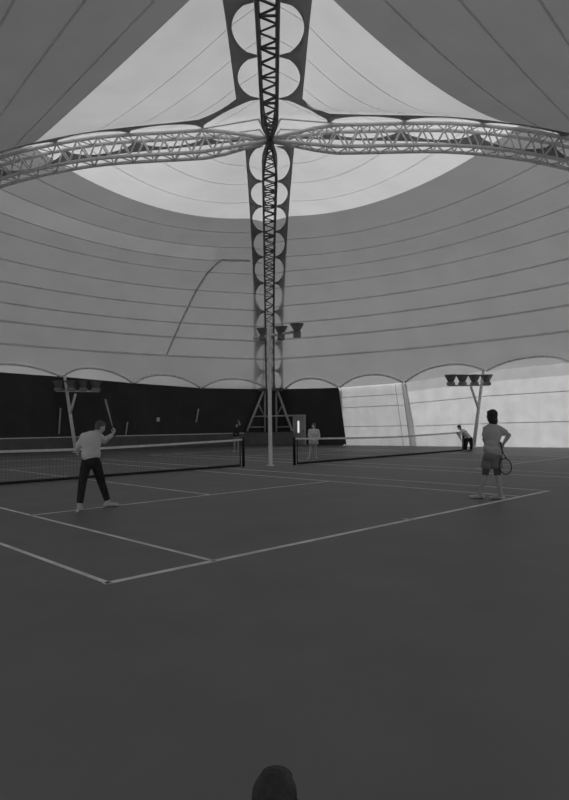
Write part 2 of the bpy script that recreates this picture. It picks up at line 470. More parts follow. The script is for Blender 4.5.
# low wall on the left, plinth under the trestle
bm = bmesh.new()
P = []
for t in (2.45, 6, 11, 16, 20.3):
    P.append([wall_pt(-1, t, 0, 0.45), wall_pt(-1, t, 0.90, 0.45), wall_pt(-1, t, 0.90, 0.30), wall_pt(-1, t, 0, 0.30)])
grid(bm, P)
for row in (P[0], P[-1]): bm.faces.new([bm.verts.new(p) for p in row])
lw = tag(obj('wall_base', bm, M['low_wall']), 'low dark wall along the foot of the black curtain', kind='structure')
bm = bmesh.new()
for a, b in zip((2.45, 6, 11, 16), (6, 11, 16, 20.3)):
    add_box(bm, (wall_pt(-1, a, 0.925, 0.375) + wall_pt(-1, b, 0.925, 0.375)) / 2, ((b - a) * 1.1927, 0.22, 0.06), Matrix.Rotation(math.atan2(0.65, 1), 3, 'Z'))
obj('capping', bm, M['low_cap'], lw)
bm = bmesh.new()
pv = [(-3.25, 44.1), (0.42, 44.1), (0.42, 44.95), (0.0, 45.42), (-1.8, 45.42), (-3.25, 44.42)]
lo_, hi_ = [bm.verts.new((x, y, 0.0)) for x, y in pv], [bm.verts.new((x, y, 0.95)) for x, y in pv]
bm.faces.new(lo_[::-1]); bm.faces.new(hi_)
for k in range(6): bm.faces.new((lo_[k], lo_[(k + 1) % 6], hi_[(k + 1) % 6], hi_[k]))
bmesh.ops.recalc_face_normals(bm, faces=bm.faces[:])
bmesh.ops.bevel(bm, geom=bm.edges[:], offset=0.04, segments=2, affect='EDGES')
tag(obj('concrete_plinth', bm, M['low_wall']), 'dark concrete plinth under the steel trestle', 'plinth')

# floor
bm = bmesh.new(); grid(bm, [[Vector((x, y, 0)) for x in range(-32, 33, 8)] for y in range(-10, 55, 8)])
tag(obj('floor', bm, M['floor']), 'dark grey tennis court floor', kind='structure')

# ------------------------------------------------------------------ courts
YAW = 0.77428
U = Vector((math.cos(YAW), math.sin(YAW), 0)); V = Vector((-math.sin(YAW), math.cos(YAW), 0))
def court(name, origin, label):
    bm = bmesh.new()
    def ln(x0, y0, x1, y1, w):
        a = origin + U * x0 + V * y0; b = origin + U * x1 + V * y1
        add_box(bm, (a + b) / 2 + Vector((0, 0, 0.003)), ((b - a).length + w, w, 0.004), Matrix.Rotation(math.atan2((b - a).y, (b - a).x), 3, 'Z'))
    ln(0, 0, 10.97, 0, 0.09); ln(0, 23.77, 10.97, 23.77, 0.09)
    for x in (0, 1.37, 9.60, 10.97): ln(x, 0, x, 23.77, 0.06)
    ln(1.37, 5.485, 9.6, 5.485, 0.055); ln(1.37, 18.285, 9.6, 18.285, 0.055); ln(5.485, 5.485, 5.485, 18.285, 0.055)
    ln(5.485, 0, 5.485, 0.12, 0.055)
    return tag(obj(name, bm, M['line']), label, kind='structure')
O1 = Vector((-1.892, 6.366, 0))
court('court_markings', O1, 'white lines of the near tennis court with its corner in front')
P2 = at(294.5, 465, 23.7); P2.z = 0
O2 = P2 + U * 0.914 - V * 11.885
court('court_markings', O2, 'white lines of the far right tennis court behind the standing player')

def tennis_net(origin, label, left_post=True):
    base = origin + V * 11.885
    A, B = base - U * 0.914, base + U * (10.97 + 0.914)
    root = thing('tennis_net', label, 'tennis net', A, 'tennis nets')
    for p in ([A] if left_post else []) + [B]:
        bm = bmesh.new(); add_lathe(bm, [(0.055, 0), (0.055, 1.06), (0.04, 1.09), (0.015, 1.10)], 12, p); part('post', bm, M['post'], root, True)
        bm = bmesh.new(); q = p + (U if p is A else -U) * 0.16
        add_tube(bm, [q + Vector((0, 0, 0.02)), q + Vector((0, 0, 1.02))], 0.022, 6); part('side_rope', bm, M['post'], root, True)
    L = (B - A).length; i0, i1 = 0.16, L - 0.16
    def top(x): return 1.03 - 0.10 * (1 - abs(2 * x / L - 1) ** 1.3)
    bm = bmesh.new(); nx = 120
    for i in range(nx + 1):
        x = i0 + (i1 - i0) * i / nx
        p = A + U * x; h = top(x)
        add_box(bm, p + Vector((0, 0, (h + 0.05) / 2)), (0.0035, 0.0035, h - 0.05), Matrix.Rotation(YAW, 3, 'Z'))
    for j in range(1, 12):
        pts = [A + U * (i0 + (i1 - i0) * k / 12) + Vector((0, 0, 0.05 + (top(i0 + (i1 - i0) * k / 12) - 0.05) * j / 12)) for k in range(13)]
        add_tube(bm, pts, 0.002, 4)
    part('mesh', bm, M['netcord'], root)
    bm = bmesh.new(); P = []
    for k in range(25):
        x = L * k / 24; h = top(x) + (0.02 if 0 < k < 24 else 0.03); p = A + U * x
        P.append([p - V * 0.012 + Vector((0, 0, h - 0.075)), p - V * 0.012 + Vector((0, 0, h)), p + V * 0.012 + Vector((0, 0, h)), p + V * 0.012 + Vector((0, 0, h - 0.075))])
    P = [r + [r[0]] for r in P]
    grid(bm, P); part('head_tape', bm, M['tape'], root, label='white head tape')
    bm = bmesh.new()
    add_tube(bm, [A + U * (i0 + (i1 - i0) * k / 12) + Vector((0, 0, 0.055)) for k in range(13)], 0.045, 6)
    part('bottom_band', bm, M['netcord'], root)
    return root
tennis_net(O1, 'tennis net on the left behind the man in black trousers')
tennis_net(O2, 'tennis net on the right in front of the white curtains')

# ------------------------------------------------------------------ trestle under the far truss
root = thing('steel_trestle', 'pale steel trestle carrying the far truss on the plinth', 'trestle', (-1.33, 45.2, 0.95))
def bar(name, pts, r, mat, parent, n=8):
    bm = bmesh.new(); add_tube(bm, pts, r, n); return part(name, bm, mat, parent, True)
DT = 45.1
def tp(x, y, dd=0.0): return at(x, y, DT + dd)
topL, topR = tp(263.5, 391), tp(277.5, 391)
bar('leg', [tp(247, 431.3, -0.68), topL], 0.085, M['steel_mid'], root); bar('leg', [tp(292.0, 430.9, -0.68), topR], 0.085, M['steel_mid'], root)
bar('leg', [tp(264.8, 431.8, 0.15), tp(265, 391, 0.2)], 0.07, M['steel_mid'], root); bar('leg', [tp(276.5, 431.6, 0.15), tp(276.2, 391, 0.2)], 0.07, M['steel_mid'], root)
bar('crossbar', [tp(254.2, 416.6, -0.3), tp(293.0, 415.6, -0.3)], 0.06, M['steel_mid'], root)
bar('crossbar', [tp(249.8, 427.2, -0.5), tp(265.0, 427, 0.3)], 0.045, M['steel_mid'], root)
bar('crossbar', [tp(276.5, 427, 0.3), tp(290.5, 426.6, -0.5)], 0.045, M['steel_mid'], root)
bar('brace', [tp(258.5, 404, -0.3), tp(264.6, 416.5, 0.2)], 0.045, M['steel_mid'], root); bar('brace', [tp(282.8, 404, -0.3), tp(276.6, 416.5, 0.2)], 0.045, M['steel_mid'], root)
bm = bmesh.new(); add_box(bm, (topL + topR) / 2 + Vector((0, 0.1, 0.1)), (1.9, 0.5, 0.22)); bmesh.ops.bevel(bm, geom=bm.edges[:], offset=0.03, segments=1, affect='EDGES')
part('head_plate', bm, M['hub'], root)

# ------------------------------------------------------------------ bent tubes along the roof edge and edge cloth
def edge_cols(side, t_w):
    """roof edge at t_w along the wall: lowest seam, bent tube line, wall head"""
    arm_ = 'left' if side < 0 else 'right'; foot_x = mem_pt('far', arm_, 20.6, 0.0).x
    lo, hi = 0.0, 1.0
    for _ in range(30):
        m_ = (lo + hi) / 2
        if (mem_pt('far', arm_, 20.6, m_).x - foot_x) * side < t_w * 0.985: lo = m_
        else: hi = m_
    top = mem_pt('far', arm_, 20.6, lo)
    bot = wall_pt(side, t_w, edge_z(side, t_w), 0.10)
    N = NODES[side]; g = 0.0
    for (a, _a), (b, _b) in zip(N, N[1:]):
        if a <= t_w <= b:
            u = (t_w - a) / (b - a); g = (0.5 if b == N[-2][0] else 0.72) * (1 - abs(2 * u - 1) ** 2.2)
    fr = min(0.8, g / max(0.3, top.z - bot.z))
    return top, bot.lerp(top, fr), bot
def edge_group(side, names):
    N = NODES[side]
    for i, lab in enumerate(names):
        (a, za), (b, zb) = N[i], N[i + 1]
        bm = bmesh.new()
        add_tube(bm, [edge_cols(side, a + (b - a) * (0.012 + 0.976 * k / 24))[1] + Vector((0.0, -0.14, -0.03)) for k in range(25)], 0.07, 8)
        tag(obj('edge_arch', bm, M['tube'], smooth=True), lab, 'arch tube', 'bent edge tubes where the roof meets the walls')
edge_group(-1, ['bent grey edge tube just left of the trestle', 'bent grey edge tube second to the left of the trestle',
                'bent grey edge tube right of the left lamp mast top', 'bent grey edge tube left of the left lamp mast top, cut by the frame'])
edge_group(1, ['bent grey edge tube just right of the trestle above the short black curtain', 'bent grey edge tube above the narrow white curtain',
               'bent grey edge tube between the grey flap and the right lamp mast', 'bent grey edge tube right of the right lamp mast, cut by the frame'])
for side in (-1, 1):
    t0, tmax = 0.0, NODES[side][-1][0] + 0.5
    R_ = [[], [], [], []]
    for k in range(161):
        top_, mid_, bot_ = edge_cols(side, t0 + (tmax - t0) * k / 160)
        R_[0].append(top_); R_[1].append(top_.lerp(mid_, 0.5)); R_[2].append(mid_); R_[3].append(bot_)
    bm = bmesh.new(); grid(bm, R_, lambda i, j: 1 if i == 2 else 0)
    tag(obj('ceiling', bm, [M['liner'], M['edge_cloth']], smooth=True), 'lowest strip of roof cloth with bent edge tubes on the ' + ('left' if side < 0 else 'right'), 'roof cloth', kind='structure')

# ------------------------------------------------------------------ floodlights
def flood(parent, p, w=0.46, h=0.42):
    """an upward-facing floodlight standing on its ballast box at p"""
    bm = bmesh.new(); add_lathe(bm, [(w * 0.20, 0.16), (w * 0.24, 0.20), (w * 0.50, 0.16 + h), (w * 0.53, 0.17 + h), (w * 0.46, 0.17 + h), (w * 0.18, 0.24)], 16, p)
    hd = part('reflector', bm, M['reflector'], parent, True)
    bm = bmesh.new(); add_lathe(bm, [(w * 0.44, 0.12 + h), (w * 0.44, 0.13 + h)], 16, p); obj('lens', bm, M['lampglass'], hd)
    bm = bmesh.new(); add_box(bm, p + Vector((0, 0, 0.06)), (w * 0.55, w * 0.55, 0.20)); bmesh.ops.bevel(bm, geom=bm.edges[:], offset=0.015, segments=1, affect='EDGES')
    part('ballast_box', bm, M['lampbox'], parent)
# central pole between the courts
pb = at(270.6, 466, 23.35); pb.z = 0
pt_ = at(272.0, 326.5, 23.35)
root = thing('floodlight_pole', 'tall pale floodlight pole standing between the two nets', 'floodlight pole', pb)
bm = bmesh.new(); add_lathe(bm, [(0.16, 0), (0.16, 0.03), (0.074, 0.05), (0.074, pt_.z), (0.02, pt_.z + 0.03)], 16, pb); part('pole', bm, M['pole'], root, True)
b0, b1 = at(254, 338.2, 24.25), at(293, 332, 22.5)
bar('crossarm', [b0, b1], 0.05, M['pole'], root)
for (x, y, d) in ((263, 336.5, 23.85), (281, 335, 23.0), (297, 332.5, 22.3)):
    flood(root, at(x, y, d) - Vector((0, 0, 0.13)), 0.50, 0.27)
def lean_mast(label, base, top, fork, fork_top, lamps, bar_pts, dl):
    root = thing('floodlight_mast', label, 'floodlight mast', base, 'leaning floodlight masts')
    bm = bmesh.new(); add_lathe(bm, [(0.22, 0), (0.22, 0.05), (0.12, 0.06)], 14, base); part('base_plate', bm, M['pole'], root, True)
    bar('mast', [base, top], [0.115, 0.085], M['pole'], root, 12)
    bar('strut', [fork, fork_top], 0.075, M['pole'], root)
    bar('lamp_bar', bar_pts, 0.05, M['pole'], root)
    for p in lamps: flood(root, p, 0.74, 0.42)
dl = 36.9
base = at(76, 451, 36.9); base.z = 0
top = wall_pt(-1, 12.97, 4.64, 0.45)
lean_mast('leaning pale floodlight mast on the left in front of the black curtain', base, top,
          base.lerp(top, 0.50), at(75.5, 394, 36.6),
          [at(x, 390.4, 36.6) for x in (58.7, 71.6, 83.8, 96.0)], [at(56, 391, 36.6), at(99, 391.4, 36.6)], dl)
base = at(473.5, 446, 36.6); base.z = 0
top = wall_pt(1, 13.1, 4.65, 0.45)
lean_mast('leaning pale floodlight mast on the right in front of the white curtain', base, top,
          base.lerp(top, 0.50), at(471, 387, 36.3),
          [at(x, 384.8, 36.3) for x in (450.8, 462.4, 474.4, 486.6)], [at(448, 385.6, 36.3), at(489.5, 385.2, 36.3)], dl)

# ------------------------------------------------------------------ door, small things on the curtain
def on_wall(x, y, side, inset=0.2):
    dx, dy = x - 288.0, y - 422.5; r = (dx * CK + dy * SK) / F
    # X = r d with the wall's plan line
    n = Vector((-side * 0.545, -0.838)) * inset
    # CORNER.x + side t + n.x = r (46.2 - .65 t + n.y)
    t = (r * (46.2 + n.y) - CORNER.x - n.x) / (side + 0.65 * r)
    d = 46.2 - 0.65 * t + n.y
    return at(x, y, d)
A, B = on_wall(293.6, 445, 1, 0.3), on_wall(305.8, 445, 1, 0.3); A.z = B.z = 0
ang = math.atan2((B - A).y, (B - A).x); RZ = Matrix.Rotation(ang, 3, 'Z')
mid = (A + B) / 2; W = (B - A).length; HD = 2.2
bm = bmesh.new(); add_box(bm, mid + Vector((0, 0, HD / 2)), (W - 0.14, 0.05, HD - 0.07), RZ)
dr = tag(obj('door_1', bm, M['door']), 'grey door with a lit narrow pane right of the trestle', kind='structure')
bm = bmesh.new()
ex = RZ @ Vector((1, 0, 0)); ey = RZ @ Vector((0, 1, 0))
for sx in (-1, 1): add_box(bm, mid + ex * (sx * (W / 2 - 0.035)) + Vector((0, 0, HD / 2)), (0.08, 0.12, HD), RZ)
add_box(bm, mid + Vector((0, 0, HD - 0.03)), (W, 0.12, 0.08), RZ)
obj('door_frame', bm, M['doorframe'], dr)
bm = bmesh.new(); pc = on_wall(298.4, 426.8, 1, 0.34)
add_box(bm, Vector((pc.x, pc.y, pc.z)) - ey * 0.0, (0.13, 0.02, 0.86), RZ); obj('door_pane', bm, M['slit'], dr)
bm = bmesh.new(); add_box(bm, mid + ex * (W * 0.36) - ey * 0.05 + Vector((0, 0, 1.0)), (0.03, 0.06, 0.14), RZ); obj('door_handle', bm, M['hub'], dr)

for (x0, y0, x1, y1, lab) in ((60.6, 408, 59, 434, 'pale strap on the black curtain left of the leaning mast'),
                              (127.6, 422, 125.6, 435.5, 'short pale strap low on the black curtain right of the raised racket'),
                              (198.5, 409, 196, 422.5, 'pale strap on the black curtain at centre left, right of the small card')):
    bm = bmesh.new(); p, q = on_wall(x0, y0, -1, 0.26), on_wall(x1, y1, -1, 0.26)
    add_tube(bm, [p, p.lerp(q, 0.5) + Vector((0.01, -0.02, 0)), q], 0.055, 6)  # thin pale tube laid on the black curtain
    tag(obj('curtain_stripe', bm, M['stripe'], smooth=True), lab, 'stripe', 'pale stripes on the black curtain')
bm = bmesh.new(); pc = on_wall(158.2, 419.5, -1, 0.26)
add_box(bm, pc, (0.22, 0.03, 0.26), Matrix.Rotation(math.atan2(0.65, 1), 3, 'Z') @ Matrix.Rotation(0.12, 3, 'Y'))
bmesh.ops.bevel(bm, geom=bm.edges[:], offset=0.01, segments=1, affect='EDGES')
tag(obj('notice_card', bm, M['card']), 'small pale card fixed to the black curtain', 'card')

# ------------------------------------------------------------------ people
def capsule(bm, a, b, ra, rb, n=14):
    """tapered limb with round ends"""
    a, b = Vector(a), Vector(b); d = b - a; L = d.length
    if L < 1e-6: d = Vector((0, 0, 1)); L = 1e-6
    d.normalize()
    pts, rs = [], []
    for k in range(6):
        th = PI / 2 * k / 5; pts.append(a - d * ra * math.cos(th)); rs.append(max(ra * math.sin(th), 0.001))
    for k in range(1, 6):
        th = PI / 2 * k / 5; 
        pts.append(b + d * rb * math.sin(th)) if k else None; rs.append(max(rb * math.cos(th), 0.001))
    pts.insert(6, b.copy()); rs.insert(6, rb)
    add_tube(bm, pts, rs, n)
def cone(bm, a, b, ra, rb, n=18, squash=None):
    """flat ended sleeve or trouser leg"""
    add_tube(bm, [Vector(a), (Vector(a) + Vector(b)) / 2, Vector(b)], [ra, (ra + rb) / 2, rb], n)
def fuse(name, bm, mat, parent, voxel=0.012, smooth_it=6):
    """one continuous surface from overlapping volumes"""
    o = obj(name, bm, mat, None)
    r = o.modifiers.new('r', 'REMESH'); r.mode = 'VOXEL'; r.voxel_size = voxel; r.use_smooth_shade = True
    s = o.modifiers.new('s', 'SMOOTH'); s.factor = 0.5; s.iterations = smooth_it
    dg = bpy.context.evaluated_depsgraph_get(); dg.update()
    me = bpy.data.meshes.new_from_object(o.evaluated_get(dg))
    old = o.data; o.modifiers.clear(); o.data = me; bpy.data.meshes.remove(old)
    for p in me.polygons: p.use_smooth = True
    o.parent = parent; o.matrix_parent_inverse = Matrix.Translation(-parent.location)
    return o
def hand(bm, wrist, direction, palm_n, k=1.0, curl=0.5, mirror=1):
    """palm, four unequal bent fingers and a thumb from the side of the palm"""
    w = Vector(wrist); d = Vector(direction).normalized(); n = Vector(palm_n); n = (n - d * n.dot(d)).normalized(); s = d.cross(n) * mirror
    capsule(bm, w, w + d * 0.03 * k, 0.026 * k, 0.028 * k, 10)
    for off in (-0.026, -0.009, 0.009, 0.026):
        capsule(bm, w + d * 0.02 * k + s * off * 0.8 * k, w + d * 0.088 * k + s * off * k, 0.015 * k, 0.013 * k, 8)
    for off, ln in ((-0.030, 0.062), (-0.010, 0.076), (0.010, 0.082), (0.030, 0.074)):
        p = w + d * 0.088 * k + s * off * k; c = 0.0
        for j, fr in enumerate((0.45, 0.32, 0.23)):
            c += curl * (0.6 + 0.3 * j)
            q = p + (d * math.cos(c) + n * math.sin(c)) * ln * fr * k
            capsule(bm, p, q, (0.0105 - 0.001 * j) * k, (0.0095 - 0.001 * j) * k, 8); p = q
    p = w + d * 0.025 * k + s * 0.030 * k
    q = p + (d * 0.6 + s * 0.65 + n * 0.3).normalized() * 0.045 * k; capsule(bm, p, q, 0.014 * k, 0.012 * k, 8)
    capsule(bm, q, q + (d * 0.8 + n * 0.55 * (0.4 + curl)).normalized() * 0.032 * k, 0.011 * k, 0.0095 * k, 8)
def head(bm, c, face, up, k=1.0):
    """skull, jaw, nose, ears, lips; c is the middle of the head (eye height)"""
    c = Vector(c); f = Vector(face).normalized(); u = Vector(up); u = (u - f * u.dot(f)).normalized(); s = f.cross(u)
    R = Matrix((s, f, u)).transposed()
    E = lambda off, rad: add_ellipsoid(bm, c + R @ (Vector(off) * k), [r * k for r in rad], R)
    E((0, -0.012, 0.025), (0.074, 0.094, 0.088)); E((0, 0.018, -0.045), (0.060, 0.070, 0.072)); E((0, 0.055, -0.088), (0.030, 0.026, 0.022))
    E((0, 0.088, -0.022), (0.011, 0.022, 0.022)); E((0, 0.080, 0.012), (0.045, 0.014, 0.012)); E((0, 0.080, -0.060), (0.024, 0.012, 0.010))
    for q in (-1, 1): E((q * 0.076, -0.008, -0.012), (0.010, 0.020, 0.032)); E((q * 0.042, 0.062, -0.030), (0.022, 0.020, 0.018))
    return c, R
def eyes(parent, c, R, k=1.0):
    for q in (-1, 1):
        bm = bmesh.new(); add_ellipsoid(bm, c + R @ (Vector((q * 0.031, 0.078, 0.0)) * k), [0.011 * k, 0.008 * k, 0.008 * k], R, 10, 6)
        part('eye', bm, M['eye'], parent, True)
def hair(parent, c, R, mat, k=1.0, long=0.0, volume=1.0, voxel=0.012):
    bm = bmesh.new()
    def E(off, rad): add_ellipsoid(bm, c + R @ (Vector(off) * k), [r * k for r in rad], R)
    v = volume
    E((0, -0.026, 0.036), (0.083 * v, 0.096 * v, 0.090 * v)); E((0, -0.045, -0.015), (0.078 * v, 0.070 * v, 0.075 * v))
    E((0, 0.030, 0.082), (0.062 * v, 0.055, 0.034))
    if long:
        E((0, -0.05, -0.09 * long), (0.085 * v, 0.062 * v, 0.10 * long))
        for q in (-1, 1): E((q * 0.07, -0.01, -0.055 * long), (0.026 * v, 0.05, 0.10 * long))
    return fuse('hair', bm, mat, parent, voxel, 3)
def foot(bm, ankle, toe_dir, k=1.0, r=0.05):
    a = Vector(ankle); d = Vector(toe_dir); d.z = 0; d.normalize()
    g = Vector((a.x, a.y, 0))
    capsule(bm, g - d * 0.045 * k + Vector((0, 0, 0.042)), g + d * 0.06 * k + Vector((0, 0, 0.045)), 0.042, 0.044)
    capsule(bm, g + d * 0.05 * k + Vector((0, 0, 0.045)), g + d * 0.175 * k + Vector((0, 0, 0.034)), 0.046, 0.034)
    capsule(bm, a, g + Vector((0, 0, 0.05)), r, 0.045)
def racket(label, butt, tip, normal, frame_mat, group='tennis rackets'):
    b, t = Vector(butt), Vector(tip); d = (t - b); L = d.length; d.normalize()
    n = Vector(normal); n = (n - d * n.dot(d)).normalized(); s = d.cross(n)
    root = thing('tennis_racket', label, 'tennis racket', b, group)
    hc = b + d * (L - 0.165); a_, b_ = 0.165, 0.12
    bm = bmesh.new()
    pts = [hc + d * (a_ * math.cos(2 * PI * k / 32)) + s * (b_ * math.sin(2 * PI * k / 32)) for k in range(33)]
    add_tube(bm, pts, 0.011, 8); part('hoop', bm, frame_mat, root, True)
    bm = bmesh.new()
    for q in (-1, 1):
        add_tube(bm, [hc - d * (a_ * 0.86) + s * (q * b_ * 0.5), b + d * (L - 0.165 - a_ - 0.07) + s * (q * 0.02), b + d * 0.2 + s * (q * 0.006)], 0.010, 8)
    part('throat', bm, frame_mat, root, True)
    bm = bmesh.new(); add_tube(bm, [b, b + d * 0.01, b + d * 0.03, b + d * 0.22], [0.019, 0.02, 0.016, 0.0145], 10); part('grip', bm, M['grip'], root, True)
    bm = bmesh.new()
    for i in range(-6, 7):
        x = i / 7.0
        hh = math.sqrt(1 - x * x)
        add_tube(bm, [hc + s * (x * b_) - d * (a_ * hh), hc + s * (x * b_) + d * (a_ * hh)], 0.0016, 4)
        add_tube(bm, [hc + d * (x * a_) - s * (b_ * hh), hc + d * (x * a_) + s * (b_ * hh)], 0.0016, 4)
    part('strings', bm, M['string'], root)
    return root
def legs(bm, hipc, hl, kl, al, hr, kr, ar, k=1.0, thick=1.0):
    for h, kn, an in ((hl, kl, al), (hr, kr, ar)):
        capsule(bm, h, kn, 0.082 * k * thick, 0.056 * k * thick); capsule(bm, kn, kn.lerp(an, 0.35), 0.055 * k * thick, 0.057 * k * thick)
        capsule(bm, kn.lerp(an, 0.35), an, 0.057 * k * thick, 0.037 * k * thick)
def arm(bm, sh, el, wr, k=1.0):
    capsule(bm, sh, el, 0.050 * k, 0.040 * k); capsule(bm, el, el.lerp(wr, 0.35), 0.041 * k, 0.042 * k); capsule(bm, el.lerp(wr, 0.35), wr, 0.042 * k, 0.026 * k)
def torso(bm, pel, chest, neck, sl, sr, k=1.0, grow=0.0):
    wid = (sr - sl).normalized()
    ax = (chest - pel).normalized(); dep = wid.cross(ax).normalized()
    R = Matrix((wid, dep, wid.cross(dep) * -1)).transposed()
    R = Matrix((wid, dep, dep.cross(wid) * -1)).transposed()
    if R.determinant() < 0: R = Matrix((wid, dep, dep.cross(wid))).transposed()
    g = grow
    add_ellipsoid(bm, pel + ax * 0.02, (0.165 * k + g, 0.115 * k + g, 0.13 * k + g), R)
    add_ellipsoid(bm, pel.lerp(chest, 0.45), (0.145 * k + g, 0.105 * k + g, 0.17 * k + g), R)
    add_ellipsoid(bm, chest, (0.168 * k + g, 0.120 * k + g, 0.19 * k + g), R)
    up = chest.lerp(neck, 0.62)
    capsule(bm, sl, up, 0.062 * k + g, 0.085 * k + g); capsule(bm, sr, up, 0.062 * k + g, 0.085 * k + g)
    return R

# --- player on the left, seen from behind, racket raised
D0 = 12.05
def z1(x, y, o=0.0): return at(60 + x / 6.154, 390 + y / 6.154, D0 + o)
root = thing('person', 'person in light grey sweatshirt and black trousers seen from behind, raising a racket', 'person', Vector((at(97, 508, D0).x, D0, 0)), 'tennis players')
pel, chest, neck = z1(190, 425), z1(193, 318, 0.0), z1(222, 262, 0.03)
sl, sr = z1(150, 290, -0.05), z1(243, 292, 0.08)
hl, hr = z1(163, 450, -0.03), z1(220, 450, 0.03)
kl, kr = z1(139, 565, -0.14), z1(255, 568, 0.20)
al, ar = z1(121, 700, -0.26), z1(293, 686, 0.24)
al.z, ar.z = 0.12, 0.12
el, wl = z1(117, 338, -0.02), z1(101, 372, 0.14)
er, wr = z1(272, 312, 0.22), z1(326, 272, 0.12)
bm = bmesh.new()
torso(bm, pel, chest, neck, sl, sr); capsule(bm, chest.lerp(neck, 0.6), z1(236, 245, 0.04), 0.062, 0.055)
hc, R = head(bm, z1(250, 228, 0.06), (0.75, 0.55, -0.35), (0.1, 0.0, 1))
legs(bm, pel, hl, kl, al, hr, kr, ar); arm(bm, sl, el, wl); arm(bm, sr, er, wr)
hand(bm, wl, (wl - el) * 0.5 + Vector((0, 0.1, -0.1)), (1, 0.3, 0), curl=0.5)
gd = z1(280, 60, 0.10) - z1(333, 262, 0.10); gd.normalize()
hand(bm, wr, Vector((0.35, -0.1, 0.8)), (-0.6, -0.8, 0), curl=1.0, mirror=-1)
foot(bm, al, (-0.15, 1, 0)); foot(bm, ar, (1, 0.35, 0))
body = fuse('body', bm, M['skin_pale'], root, 0.010, 3)
eyes(body, hc, R)
hair(root, hc, R, M['hair_mid'])
bm = bmesh.new()
torso(bm, z1(191, 398), chest, neck, sl, sr, 1.0, 0.028)
capsule(bm, sl, el, 0.078, 0.066); capsule(bm, el, el.lerp(wl, 0.9), 0.066, 0.046)
capsule(bm, sr, er, 0.078, 0.064); capsule(bm, er, er.lerp(wr, 0.8), 0.064, 0.046)
capsule(bm, chest.lerp(neck, 0.55), chest.lerp(neck, 0.8), 0.09, 0.075)
fuse('sweatshirt', bm, M['sweat'], root, 0.013, 5)
bm = bmesh.new()
add_ellipsoid(bm, z1(190, 440), (0.188, 0.138, 0.15))
for h, kn, an in ((hl, kl, al), (hr, kr, ar)):
    capsule(bm, h, kn, 0.108, 0.082); capsule(bm, kn, kn.lerp(an, 0.86), 0.082, 0.066)
fuse('trousers', bm, M['black_cloth'], root, 0.013, 5)
for a, dr_ in ((al, (-0.15, 1, 0)), (ar, (1, 0.35, 0))):
    bm = bmesh.new(); foot(bm, a, dr_, 1.08, 0.048); sh = fuse('shoe', bm, M['white_shoe'], root, 0.011, 2)
racket('pale racket raised in the hand of the player in grey sweatshirt', z1(339, 285, 0.16), z1(279, 58, 0.16), (0.97, 0.2, 0.15), M['racket_pale'])

# --- player on the right, seen from behind, hand on hip holding a racket
D0 = 12.75
def z2(x, y, o=0.0): return at(455 + x / 7.27, 400 + y / 7.27, D0 + o)
root = thing('person', 'person with long dark hair in grey shirt and shorts, hand on hip by the baseline', 'person', Vector((at(488, 498, D0).x, D0, 0)), 'tennis players')
pel, chest, neck = z2(268, 395), z2(272, 250), z2(268, 170)
sl, sr = z2(230, 214, 0.06), z2(324, 216, -0.04)
hl, hr = z2(240, 420, 0.03), z2(300, 420, -0.03)
kl, kr = z2(219, 545, 0.06), z2(310, 548, -0.08)
al, ar = z2(184, 678, 0.10), z2(331, 690, -0.12)
al.z, ar.z = 0.12, 0.12
el, wl = z2(213, 285, 0.12), z2(236, 340, 0.20)
er, wr = z2(392, 255, -0.10), z2(352, 318, -0.12)
bm = bmesh.new()
torso(bm, pel, chest, neck, sl, sr, 1.03); capsule(bm, chest.lerp(neck, 0.6), z2(268, 150), 0.066, 0.058)
hc, R = head(bm, z2(264, 117, 0.02), (-0.7, 0.7, -0.05), (0, 0, 1), 1.06)
legs(bm, pel, hl, kl, al, hr, kr, ar, 1.04, 1.03); arm(bm, sl, el, wl, 1.05); arm(bm, sr, er, wr, 1.08)
hand(bm, wl, (wl - el) + Vector((-0.03, 0.05, 0)), (1, -0.2, 0), curl=0.5)
hand(bm, wr, Vector((-0.35, 0.05, -0.5)), (-0.3, 1.0, 0.1), curl=0.9)
foot(bm, al, (-1, 0.3, 0)); foot(bm, ar, (-1, 0.25, 0))
body = fuse('body', bm, M['skin'], root, 0.010, 3)
eyes(body, hc, R, 1.06)
hair(root, hc, R, M['hair_dark'], 1.06, 1.0, 1.12)
bm = bmesh.new()
torso(bm, z2(270, 362), chest, neck, sl, sr, 1.0, 0.022)
add_ellipsoid(bm, z2(270, 355), (0.185, 0.14, 0.12))
cone(bm, sl, sl.lerp(el, 0.72), 0.078, 0.072); cone(bm, sr, sr.lerp(er, 0.72), 0.078, 0.072); capsule(bm, sl, sl.lerp(el, 0.3), 0.076, 0.074); capsule(bm, sr, sr.lerp(er, 0.3), 0.076, 0.074)
capsule(bm, chest.lerp(neck, 0.55), chest.lerp(neck, 0.85), 0.09, 0.072)
fuse('shirt', bm, M['tee'], root, 0.013, 4)
bm = bmesh.new(); add_ellipsoid(bm, z2(269, 412), (0.192, 0.145, 0.13))
for h, kn in ((hl, kl), (hr, kr)): cone(bm, h, h.lerp(kn, 0.62), 0.112, 0.118)
fuse('shorts', bm, M['shorts'], root, 0.013, 4)
for h, kn in ((hl, kl), (hr, kr)):
    bm = bmesh.new(); cone(bm, h.lerp(kn, 0.3), h.lerp(kn, 1.0), 0.088, 0.070); fuse('thigh_band', bm, M['inner'], root, 0.012, 3)  # dark band around each thigh below the shorts
for a in (al, ar):
    bm = bmesh.new(); foot(bm, a, (-1, 0.28, 0), 1.12, 0.048); fuse('shoe', bm, M['white_shoe'], root, 0.011, 2)
racket('dark racket hanging from the hand on hip of the long haired player', z2(331, 305, -0.14), z2(377, 540, -0.20), (0.15, 1.0, 0.0), M['racket_dark'])

